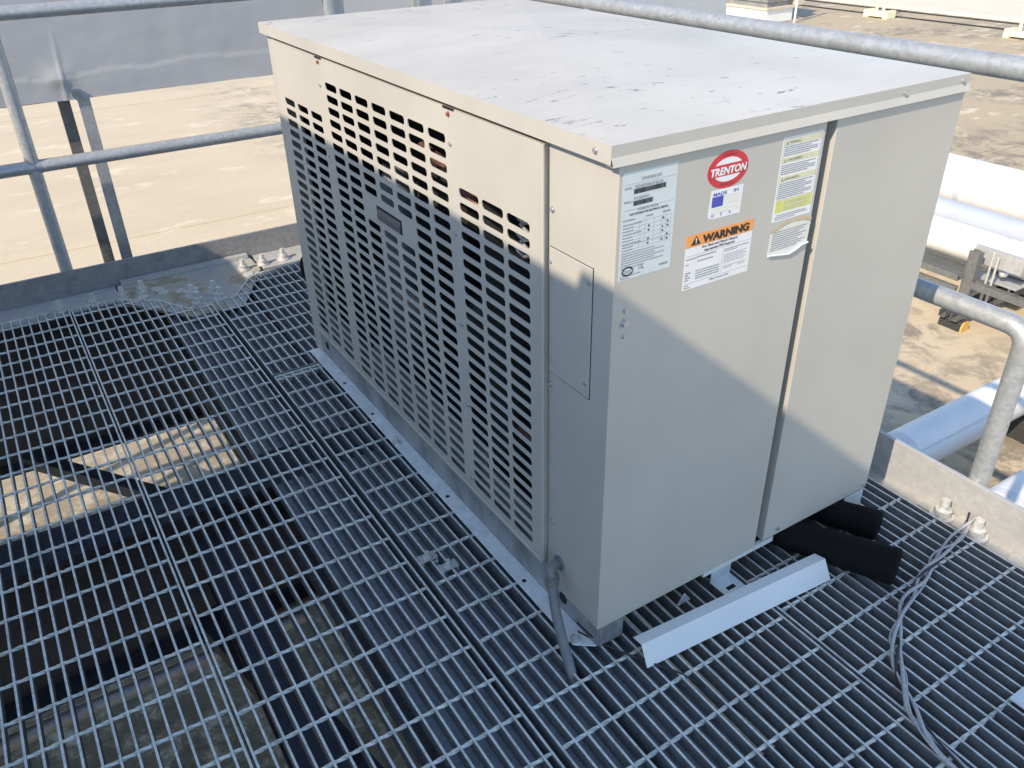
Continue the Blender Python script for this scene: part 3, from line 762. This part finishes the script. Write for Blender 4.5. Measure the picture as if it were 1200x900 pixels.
for zb_, n_ in ((.9820, 5), (.9500, 5), (.9075, 8)):
    for i in range(n_): rows.append((.3540, .4420 - (.022 if (i * 5) % 3 == 0 else .004), zb_ + .0036 * i, .0018))
rows += [(.3590, .4320, .8760, .0016), (.3545, .4380, .8725, .0016), (.3560, .4050, .8690, .0014)]
fineprint('fine_print', rows, 'p_grey', s, 2, 12)
fineprint('fine_print', [(.3730, .4380, .8985, .0014), (.3730, .4300, .8950, .0014), (.3730, .4360, .8890, .0014), (.3730, .4200, .8855, .0014)], 'p_lgrey', s, 3, 13)
# torn label curling below it
s = flat('torn_sticker', [[(.3500, .8045), (.3640, .8015), (.3800, .8000), (.4020, .7965), (.4180, .8000), (.4380, .8080), (.4520, .8085), (.4540, .8480), (.4350, .8535), (.4120, .8560), (.3900, .8545), (.3700, .8490), (.3510, .8430)]], 'p_off', unit, 1)
flat('torn_edge', [[(.3500, .8490), (.3560, .8445), (.3720, .8500), (.3920, .8560), (.4130, .8575), (.4350, .8550), (.4540, .8500), (.4545, .8560), (.4330, .8620), (.4060, .8625), (.3830, .8595), (.3640, .8545)]], 'p_kraft', s, 2.5)
curl = MB()
for (a, b) in (((.3500, .8045), (.3800, .8000)), ((.3800, .8000), (.4020, .7965)), ((.4020, .7965), (.4180, .8000)), ((.4180, .8000), (.4380, .8080)), ((.4380, .8080), (.4520, .8085))):
    curl.tube([(a[0], -.0028, a[1]), (b[0], -.0028, b[1])], .0022, 8)
part('curled_edge', curl, 'p_white', s)
fineprint('fine_print', [(.3560, .4450 - .010 * (i % 3), .8440 - .0042 * i if i < 2 else .8440 - .0042 * i, .0018) for i in range(9)], 'p_grey', s, 2, 21)

# ------------------------------------------------------------------ flexible conduit at the near corner
cd = thing('flexible_conduit', (-.05, .06, -.05), 'grey flexible conduit with elbow dropping from the near corner of the unit into the grating', 'conduit')
def arc(p0, p1, p2, n=8):
    p0, p1, p2 = map(Vector, (p0, p1, p2)); return [p0 * (1 - t) ** 2 + p1 * 2 * t * (1 - t) + p2 * t * t for t in [i / n for i in range(n + 1)]]
part('collar', MB().tube([(.0005, .136, .142), (-.004, .136, .142)], .0170, 20), 'conduit', cd)
part('elbow', MB().tube(arc((-.003, .136, .142), (-.033, .131, .150), (-.0305, .119, .128)), .0115, 16), 'conduit', cd)
part('gland_nut', MB().tube([(-.0304, .1195, .134), (-.0308, .119, .124), (-.0312, .1185, .121), (-.0318, .118, .108)], .0150, 10, True, [.0142, .0160, .0146, .0154]), 'conduit', cd)
pth = arc((-.0315, .1182, .112), (-.052, .080, .066), (-.072, -.005, .005), 60) + [Vector((-.078, -.032, -.03)), Vector((-.083, -.055, -.06))]
part('hose', MB().tube(pth, .011, 14, True, [.0104 + .0009 * (i % 2) for i in range(len(pth))]), 'conduit', cd)
w = part('thin_cable', MB().tube(arc((-.005, .06, .006), (.03, -.03, .004), (.10, -.13, .003)) + arc((.10, -.13, .003), (.14, -.19, -.01), (.17, -.27, -.04))[1:], .0022, 8), 'wire_dark', None)
tag(w, 'thin dark cable lying over the grating at the near corner of the unit', 'cable')

# ------------------------------------------------------------------ loose angle, foam tubes, wires, scrap
mb = MB()
P = lambda a: Vector(a)
A0, A1 = (.058, -.096, .003), (.572, -.132, .003)        # front foot
B0, B1 = (.063, -.068, .043), (.577, -.104, .043)        # ridge
C0, C1 = (.064, -.040, .038), (.576, -.076, .038)        # rear lip
def sheet(a, b, c, d, t=.0012):
    n = (P(b) - P(a)).cross(P(d) - P(a)).normalized() * t
    q = [P(x) for x in (a, b, c, d)]; vs = q + [x - n for x in q]
    mb.add(vs, [(0, 1, 2, 3), (7, 6, 5, 4), (0, 4, 5, 1), (1, 5, 6, 2), (2, 6, 7, 3), (3, 7, 4, 0)])
sheet(A0, A1, B1, B0); sheet(B0, B1, C1, C0)
o = part('metal_angle', mb, 'white_sheet', None); tag(o, 'loose pale painted metal angle strip lying on the grating before the unit', 'metal strip')

def foam_tube(a, b, r, hole, label):
    a = Vector(a); b = Vector(b); mb = MB(); n = 28
    d = (b - a).normalized(); u = d.orthogonal().normalized(); w = d.cross(u)
    prof = [(0, hole), (0, r - .008), (.003, r - .002), (.009, r)]
    L = (b - a).length
    prof += [(L * q / 24, r) for q in range(1, 24)] + [(L - .009, r), (L - .003, r - .002), (L, r - .008), (L, hole), (0, hole)]
    rings = [[a + d * t + (u * math.cos(2 * PI * k / n) + w * math.sin(2 * PI * k / n)) * q for k in range(n)] for t, q in prof]
    def squash(v):                                             # pinched flat where the tube runs under the cabinet
        if a.y > .5: return v
        t = max(0., min(1., (v.y - a.y) / (.005 - a.y)))
        return Vector((v.x, v.y, v.z * (1 - t * (1 - .0640 / (2 * r)))))
    vs = [squash(v) for rg in rings for v in rg]; fs = []
    for i in range(len(rings) - 1):
        for k in range(n): fs.append((i * n + k, i * n + (k + 1) % n, (i + 1) * n + (k + 1) % n, (i + 1) * n + k))
    mb.add(vs, fs, True)
    o = part('foam_tube', mb, 'foam', None); tag(o, label, 'foam tube', 'black foam insulation tubes')
    return o
foam_tube((.688, -.215, .0455), (.475, .25, .0455), .045, .020, 'longer and thicker black foam pipe insulation tube poking out from under the unit')
foam_tube((.780, -.098, .0395), (.635, .24, .0395), .039, .017, 'shorter black foam insulation tube, behind the thicker one beside the toe plate')
foam_tube((.04, 1.70, .245), (.36, 1.78, .245), .062, .03, 'round black foam insulation end showing past the far corner of the unit')

base = [(1.030, -.180, .015), (.986, -.200, .016), (.885, -.214, .010), (.762, -.242, .010), (.649, -.272, .009), (.57, -.309, .009), (.507, -.35, .009), (.439, -.419, .009), (.398, -.485, .009), (.379, -.568, .009), (.37, -.70, .008)]
def smooth(pts, n=8):
    out = []; p = [Vector(x) for x in pts]
    for i in range(len(p) - 1):
        a = p[max(i - 1, 0)]; b = p[i]; c = p[i + 1]; d = p[min(i + 2, len(p) - 1)]
        for j in range(n):
            t = j / n
            out.append(.5 * ((2 * b) + (c - a) * t + (2 * a - 5 * b + 4 * c - d) * t * t + (3 * b - a - 3 * c + d) * t ** 3))
    return out + [p[-1]]
cl = smooth(base, 10)
wb = thing('wire_bundle', (.55, -.32, 0), 'pair of twisted grey wires snaking over the right grating panel', 'wires')
for k, (ph, r, amp) in enumerate(((0, .0041, .0085), (PI, .0041, .0085), (PI * .5, .0028, .007), (PI * 1.4, .0024, .012))):
    pts = []; L = 0
    for i, c in enumerate(cl):
        if i: L += (c - cl[i - 1]).length
        t = (cl[min(i + 1, len(cl) - 1)] - cl[max(i - 1, 0)]).normalized(); sd = Vector((-t.y, t.x, 0))
        ang = ph + L * 23 + .7 * math.sin(L * 17 + k)
        pts.append(c + sd * math.cos(ang) * amp + Vector((0, 0, max(0, math.sin(ang)) * .006)))
    part('wire', MB().tube(pts, r, 8), 'wire' if k != 2 else 'wire_dark', wb)
o = part('scrap_plate', MB().box((.598, -.70, .003), (.78, -.538, .006)), 'rail_steel', None)
tag(o, 'bright offcut of sheet metal lying on the grating at the right edge', 'metal plate')
o = part('rubber_block', MB().box((.532, -.74, .003), (.592, -.600, .03)), 'rubber', None, bevel=.004)
tag(o, 'small black rubber block on the grating just below the metal offcut', 'block')

# ------------------------------------------------------------------ guard rails
PR = .0240
gr = thing('guard_rail', (-.2, 2.656, 0), 'grey galvanized pipe guard rail along the far edge of the platform', 'railing', 'pipe guard rails of the platform')
part('top_rail', MB().tube([(XL, 2.656, 1.034), (1.05, 2.656, 1.034)], PR, 20), 'galv_pipe', gr)
part('mid_rail', MB().tube([(XL, 2.656, .505), (1.05, 2.656, .505)], PR, 20), 'galv_pipe', gr)
for x in (-2.4, -.652, .59):
    part('post', MB().tube([(x, 2.656, -.1), (x, 2.656, 1.012)], PR, 20), 'galv_pipe', gr)
    for z in (.505, 1.034):
        part('weld_collar', MB().tube([(x - .03, 2.656, z), (x - .022, 2.656, z), (x + .022, 2.656, z), (x + .03, 2.656, z)], PR, 20, True, [PR, PR + .0022, PR + .0022, PR]), 'galv_pipe', gr)
g2 = thing('guard_rail', (1.068, 1.0, 0), 'grey galvanized pipe guard rail along the right edge, behind the unit', 'railing', 'pipe guard rails of the platform')
part('top_rail', MB().tube([(1.074, -2.4, 1.037), (1.074, 2.62, 1.037)], PR, 20), 'galv_pipe', g2)
bend = [(1.076, 2.62, .506), (1.076, -.08, .506)] + arc((1.076, -.10, .506), (1.076, -.152, .506), (1.076, -.152, .455), 8) + [(1.076, -.152, -.09)]
part('mid_rail', MB().tube(bend, PR, 20), 'galv_pipe', g2, label='mid rail bent down into its end post')
part('post', MB().tube([(1.076, 1.5, -.09), (1.076, 1.5, 1.02)], PR, 20), 'galv_pipe', g2)

# ------------------------------------------------------------------ wrapped duct and metal duct beyond the far rail
du = thing('wrapped_duct', (-.8, 3.4, ROOF), 'long grey membrane-wrapped rooftop duct on thin legs behind the far rail', 'duct')
def duct_mesh():
    mb = MB(); nx, nz = 420, 110; X0, X1, Z0, Z1 = -2.4, .72, .672, 1.65
    from mathutils import noise
    vs = []; fs = []
    for j in range(nz + 1):
        for i in range(nx + 1):
            x = X0 + (X1 - X0) * i / nx; z = Z0 + (Z1 - Z0) * j / nz
            d = .0022 * noise.noise(Vector((x * 3, z * 4, 1))) + .0010 * noise.noise(Vector((x * 14, z * 16, 5)))
            zl = .770 + .010 * math.sin(x * 5 + 1) + .006 * math.sin(x * 17)
            d += -.0022 if z < zl else 0                                                          # lap seam low on the face
            d += -.010 * math.exp(-((x + .46) / .05) ** 2 - ((z - .76) / .035) ** 2)          # taped patch over a bracket
            d += -.004 * math.exp(-((x + .445 - (z - .8) * .05) / .006) ** 2) * max(0, min(1, (.95 - z) / .15))
            zz = z + (.008 * noise.noise(Vector((x * 4, 3, 2))) if j == 0 else 0)
            vs.append((x, 2.95 + d, zz))
    for j in range(nz):
        for i in range(nx):
            a = j * (nx + 1) + i; fs.append((a, a + 1, a + nx + 2, a + nx + 1))
    mb.add(vs, fs, True)
    mb.box((X0, 2.975, Z0 + .02), (X1, 3.9, Z1))
    mb.quad((X0, 2.95, Z0), (X1, 2.95, Z0), (X1, 2.98, Z0 + .02), (X0, 2.98, Z0 + .02))
    mb.quad((X1, 2.95, Z0), (X1, 2.95, Z1), (X1, 2.98, Z1), (X1, 2.98, Z0 + .02)); mb.quad((X0, 2.95, Z1), (X1, 2.95, Z1), (X1, 2.98, Z1), (X0, 2.98, Z1))
    return mb
part('duct_wrap', duct_mesh(), 'membrane', du)
mb = MB(); mb.box((-.413, 2.962, -.129), (-.366, 2.966, .672)); mb.box((-.370, 2.967, -.129), (-.366, 3.01, .672))
part('leg', mb, 'galv_pipe', du)
mb = MB(); mb.box((-.482, 3.02, -.129), (-.437, 3.024, .69)); mb.box((-.482, 3.025, -.129), (-.478, 3.045, .69))
part('leg', mb, 'strut', du)
for x, zb in ((-2.38, ROOF), (.6, -.129)):
    part('leg', MB().box((x, 3.0, zb), (x + .045, 3.045, .69)), 'strut', du)
part('strap_end', MB().bar((-.42, 2.938, .70), (-.40, 2.948, .668), .03, .004, up=(0, 1, 0)), 'galv_pipe', du)
part('bracket', MB().bar((-.49, 2.92, .752), (-.45, 2.92, .750), .02, .012), 'screw', du)
d2 = thing('metal_duct', (1.6, 3.4, ROOF), 'light grey sheet metal duct with standing seams behind the far rail', 'duct')
part('casing', MB().box((.735, 2.97, .60), (3.2, 3.9, 1.65)), 'duct_metal', d2)
for x in (1.12, 1.29, 1.49, 1.75): part('seam', MB().box((x, 2.945, .60), (x + .035, 2.969, 1.65)), 'galv_pipe', d2)
for x in (.9, 3.0): part('leg', MB().box((x, 3.1, ROOF), (x + .05, 3.15, .60)), 'strut', d2)

# ------------------------------------------------------------------ pipes and supports on the roof to the right
def hpipe(name, p0, p1, r, mat, label, group):
    L = (Vector(p1) - Vector(p0)); n = max(2, int(L.length / .9)); d = L.normalized()
    t = thing(name, tuple((Vector(p0) + Vector(p1)) / 2 - Vector((0, 0, r))), label, 'pipe', group)
    part('jacket', MB().tube([p0, p1], r, 36), mat, t)
    sd = d.cross(Vector((0, 0, 1))).normalized(); off = (sd * (.82 if d.y > .5 else -.82) * -1 + Vector((0, 0, .57))) * (r + .0005)
    part('lap_seam', MB().bar(Vector(p0) + off, Vector(p1) + off, .012, .004, up=tuple(off.normalized())), 'tape', t)
    for i in range(1, n):
        c = Vector(p0) + L * i / n
        part('jacket_band', MB().tube([c - d * .025, c + d * .025], r + .002, 36), 'tape', t)
    return t
G = 'insulated pipes on the roof right of the platform'
hpipe('insulated_pipe', (6.3, -8, -.925), (6.3, 12, -.925), .215, 'white_pipe', 'thickest white insulated pipe, farthest of those running along the roof', G)
hpipe('insulated_pipe', (5.72, -8, -1.005), (5.72, 12, -1.005), .115, 'grey_pipe', 'pale grey pipe squeezed between two white pipes on the roof', G)
hpipe('insulated_pipe', (5.30, -8, -1.020), (5.30, 12, -1.020), .125, 'white_pipe', 'white insulated pipe clamped on the strut support, nearest of the parallel three', G)
hpipe('insulated_pipe', (1.6, .955, -1.16), (4.9, .955, -1.16), .120, 'white_pipe', 'white pipe low on the roof just beyond the bent mid rail post', G)
hpipe('insulated_pipe', (1.6, .40, -1.16), (4.9, .40, -1.16), .120, 'white_pipe', 'white pipe on the roof at the right edge, right of the rail post', G)
def foot(parent, x, y, w=.10, L=.17, h=.075, along=1, z=ROOF):
    prof = [(-w / 2, 0), (w / 2, 0), (w / 2 * .92, h * .55), (w * .28, h * .95), (-w * .28, h * .95), (-w / 2 * .92, h * .55)]
    mb = MB(); ye = MB()
    if along == 1:
        mb.prism([(x + a, z + b) for a, b in prof], 1, y, y + L)
        ye.prism([(x + a * .97, z + .002 + b * .97) for a, b in prof], 1, y - .012, y - .0005)
    else:
        mb.prism([(y + a, z + b) for a, b in prof], 0, x, x + L)
        ye.prism([(y + a * .97, z + .002 + b * .97) for a, b in prof], 0, x - .012, x - .0005)
    f = part('foot', mb, 'rubber', parent, bevel=.004); part('end_strip', ye, 'yellow', f)
ps = thing('pipe_support', (5.1, 1.95, ROOF), 'steel strut pipe support on black feet with yellow ends, under the three pipes', 'pipe support')
for x in (4.80, 5.20, 5.55, 6.25): foot(ps, x, 1.87)
def chan(a, b, w=.042):
    mb = MB(); a = Vector(a); b = Vector(b); d = (b - a).normalized()
    up = Vector((0, 0, 1)) if abs(d.z) < .9 else Vector((0, 1, 0)); s = d.cross(up).normalized(); u = s.cross(d)
    mb.bar(a - u * (w / 2 - .002), b - u * (w / 2 - .002), w, .004, up); mb.bar(a - s * (w / 2 - .002), b - s * (w / 2 - .002), .0038, w * .98, up); mb.bar(a + s * (w / 2 - .002), b + s * (w / 2 - .002), .0038, w * .98, up)
    return mb
part('strut', chan((4.72, 1.92, -1.345), (6.5, 1.92, -1.345), .05), 'strut', ps)
part('strut', chan((4.72, 2.01, -1.345), (6.5, 2.01, -1.345), .05), 'strut', ps)
part('strut', chan((4.90, 1.97, -1.30), (4.90, 1.97, -.90), .06), 'strut', ps)
part('strut', chan((4.97, 2.03, -1.30), (4.97, 2.03, -.92), .05), 'strut', ps)
part('strut', chan((4.86, -6, -1.12), (4.86, 1.92, -1.12), .05), 'strut', ps)
for a in (2.05, ): 
    part('strut', chan((4.90, a, -1.12), (4.90, 9, -1.12), .05), 'strut', ps)
    part('strut', chan((4.90, a, -1.21), (4.90, 9, -1.21), .035), 'strut', ps)
part('saddle_plate', MB().box((5.02, 1.70, -1.02), (5.05, 2.06, -.90)), 'galv_plate', ps)
part('saddle_plate', MB().box((5.06, 1.72, -1.15), (6.5, 2.04, -1.142)), 'galv_plate', ps)
for x, y in ((4.98, 1.86), (5.02, 1.92), (5.35, 1.90)): part('threaded_rod', MB().tube([(x, y, -1.31), (x, y, -.92)], .009, 8), 'bolt', ps)
part('clamp_ball', MB().tube([(5.06, 1.85, -1.08), (5.08, 1.85, -1.07), (5.12, 1.85, -1.05), (5.14, 1.85, -1.04)], .035, 14, True, [.01, .032, .032, .01]), 'bolt', ps)
ps2 = thing('pipe_support', (3.6, .7, ROOF), 'low block supports with yellow ends under the two short white pipes', 'pipe support')
for x, y in ((3.85, .93), (3.62, .50), (3.05, .42), (2.4, .93)): foot(ps2, x, y - .10, .13, .24, .155, 1)

# ------------------------------------------------------------------ far rooftop equipment
cu = thing('roof_curb_unit', (15.4, 13.9, ROOF), 'small weathered grey exhaust unit on a white curb, far across the roof', 'roof unit')
part('curb', MB().box((15.0, 13.3, ROOF), (15.85, 14.55, ROOF + .27)), 'curb', cu)
part('curb_cap', MB().box((14.96, 13.26, ROOF + .271), (15.89, 14.59, ROOF + .31)), 'curb_tan', cu)
part('housing', MB().box((15.08, 13.38, ROOF + .311), (15.78, 14.45, ROOF + 1.5)), 'grey_box', cu)
for z in (.42, .62, .80, .98, 1.16): part('louver_blade', MB().box((15.04, 13.345, ROOF + z), (15.82, 14.49, ROOF + z + .03)), 'grey_box', cu)
part('pole', MB().tube([(15.55, 12.95, ROOF), (15.55, 12.95, ROOF + 1.5)], .025, 10), 'curb', cu)
part('side_bracket', MB().box((16.0, 13.3, ROOF + .3), (16.2, 13.6, ROOF + .75)), 'curb_tan', cu)
def stand(x, y, label):
    t = thing('pipe_stand', (x, y, ROOF), label, 'stand', 'pale yellow rooftop stands')
    part('base', MB().box((x - .12, y - .28, ROOF + .03), (x + .12, y + .28, ROOF + .13)), 'cream', t, bevel=.01)
    for dy in (-.26, .26): part('foot', MB().box((x - .16, y + dy - .06, ROOF + .001), (x + .16, y + dy + .06, ROOF + .17)), 'cream', t, bevel=.01)
    for dy in (-.09, .09): part('post', MB().tube([(x, y + dy, ROOF + .13), (x, y + dy, ROOF + 1.3)], .035, 12), 'cream', t)
    return t
stand(17.6, 12.25, 'pale yellow two-post stand on the far roof, left of the two')
stand(17.2, 8.62, 'pale yellow stand cut off by the right edge of the photo')
for x, lb in ((18.0, 'nearer thin black cable lying along the far roof'), (18.9, 'farther thin black cable lying along the far roof')):
    o = part('roof_cable', MB().tube([(x + .08 * math.sin(y * .35), y, ROOF + .02) for y in range(-20, 60, 2)], .014, 8), 'wire_dark', None); tag(o, lb, 'cable', 'black cables on the far roof')

# ------------------------------------------------------------------ added unseen blockers left of the camera, shaped to shade the deck
def cabinet(y0, y1, z, x1, x0, label):  # stand-in box, unseen, placed to block the sun
    t = thing('equipment_cabinet', ((x0 + x1) / 2, (y0 + y1) / 2, -.03), label, 'cabinet', 'tall cabinets left of the walkway')
    part('casing', MB().box((x0, y0, -.029), (x1 - .01, y1, z - .03)), 'cabinet_grey', t)
    part('lid', MB().box((x0 - .01, y0, z - .029), (x1, y1, z)), 'cabinet_grey', t)
    for i in range(int((y1 - y0) / .5)):
        part('door', MB().box((x1 - .0095, y0 + .03 + i * .5, .10), (x1 - .004, y0 + .49 + i * .5, z - .10)), 'cabinet_grey', t, bevel=.002)
    return t
KX = -SUN_DIR.z / SUN_DIR.x; KY = SUN_DIR.y / SUN_DIR.x; XO = -1.55
ys = .085 + KY * XO
cabinet(-1.5, ys - .001, .832 - KX * XO, XO, XO - .17, 'tallest grey cabinet left of the walkway, out of the picture')
cabinet(ys, 2.33 + KY * XO - .02, .800 - KX * XO, XO, XO - .17, 'tall grey cabinet beside the tallest one, out of the picture')
cabinet(2.33 + KY * XO, 2.56, -.03 * KX - KX * XO, XO, XO - .3, 'low grey cabinet at the far end of the row, out of the picture')
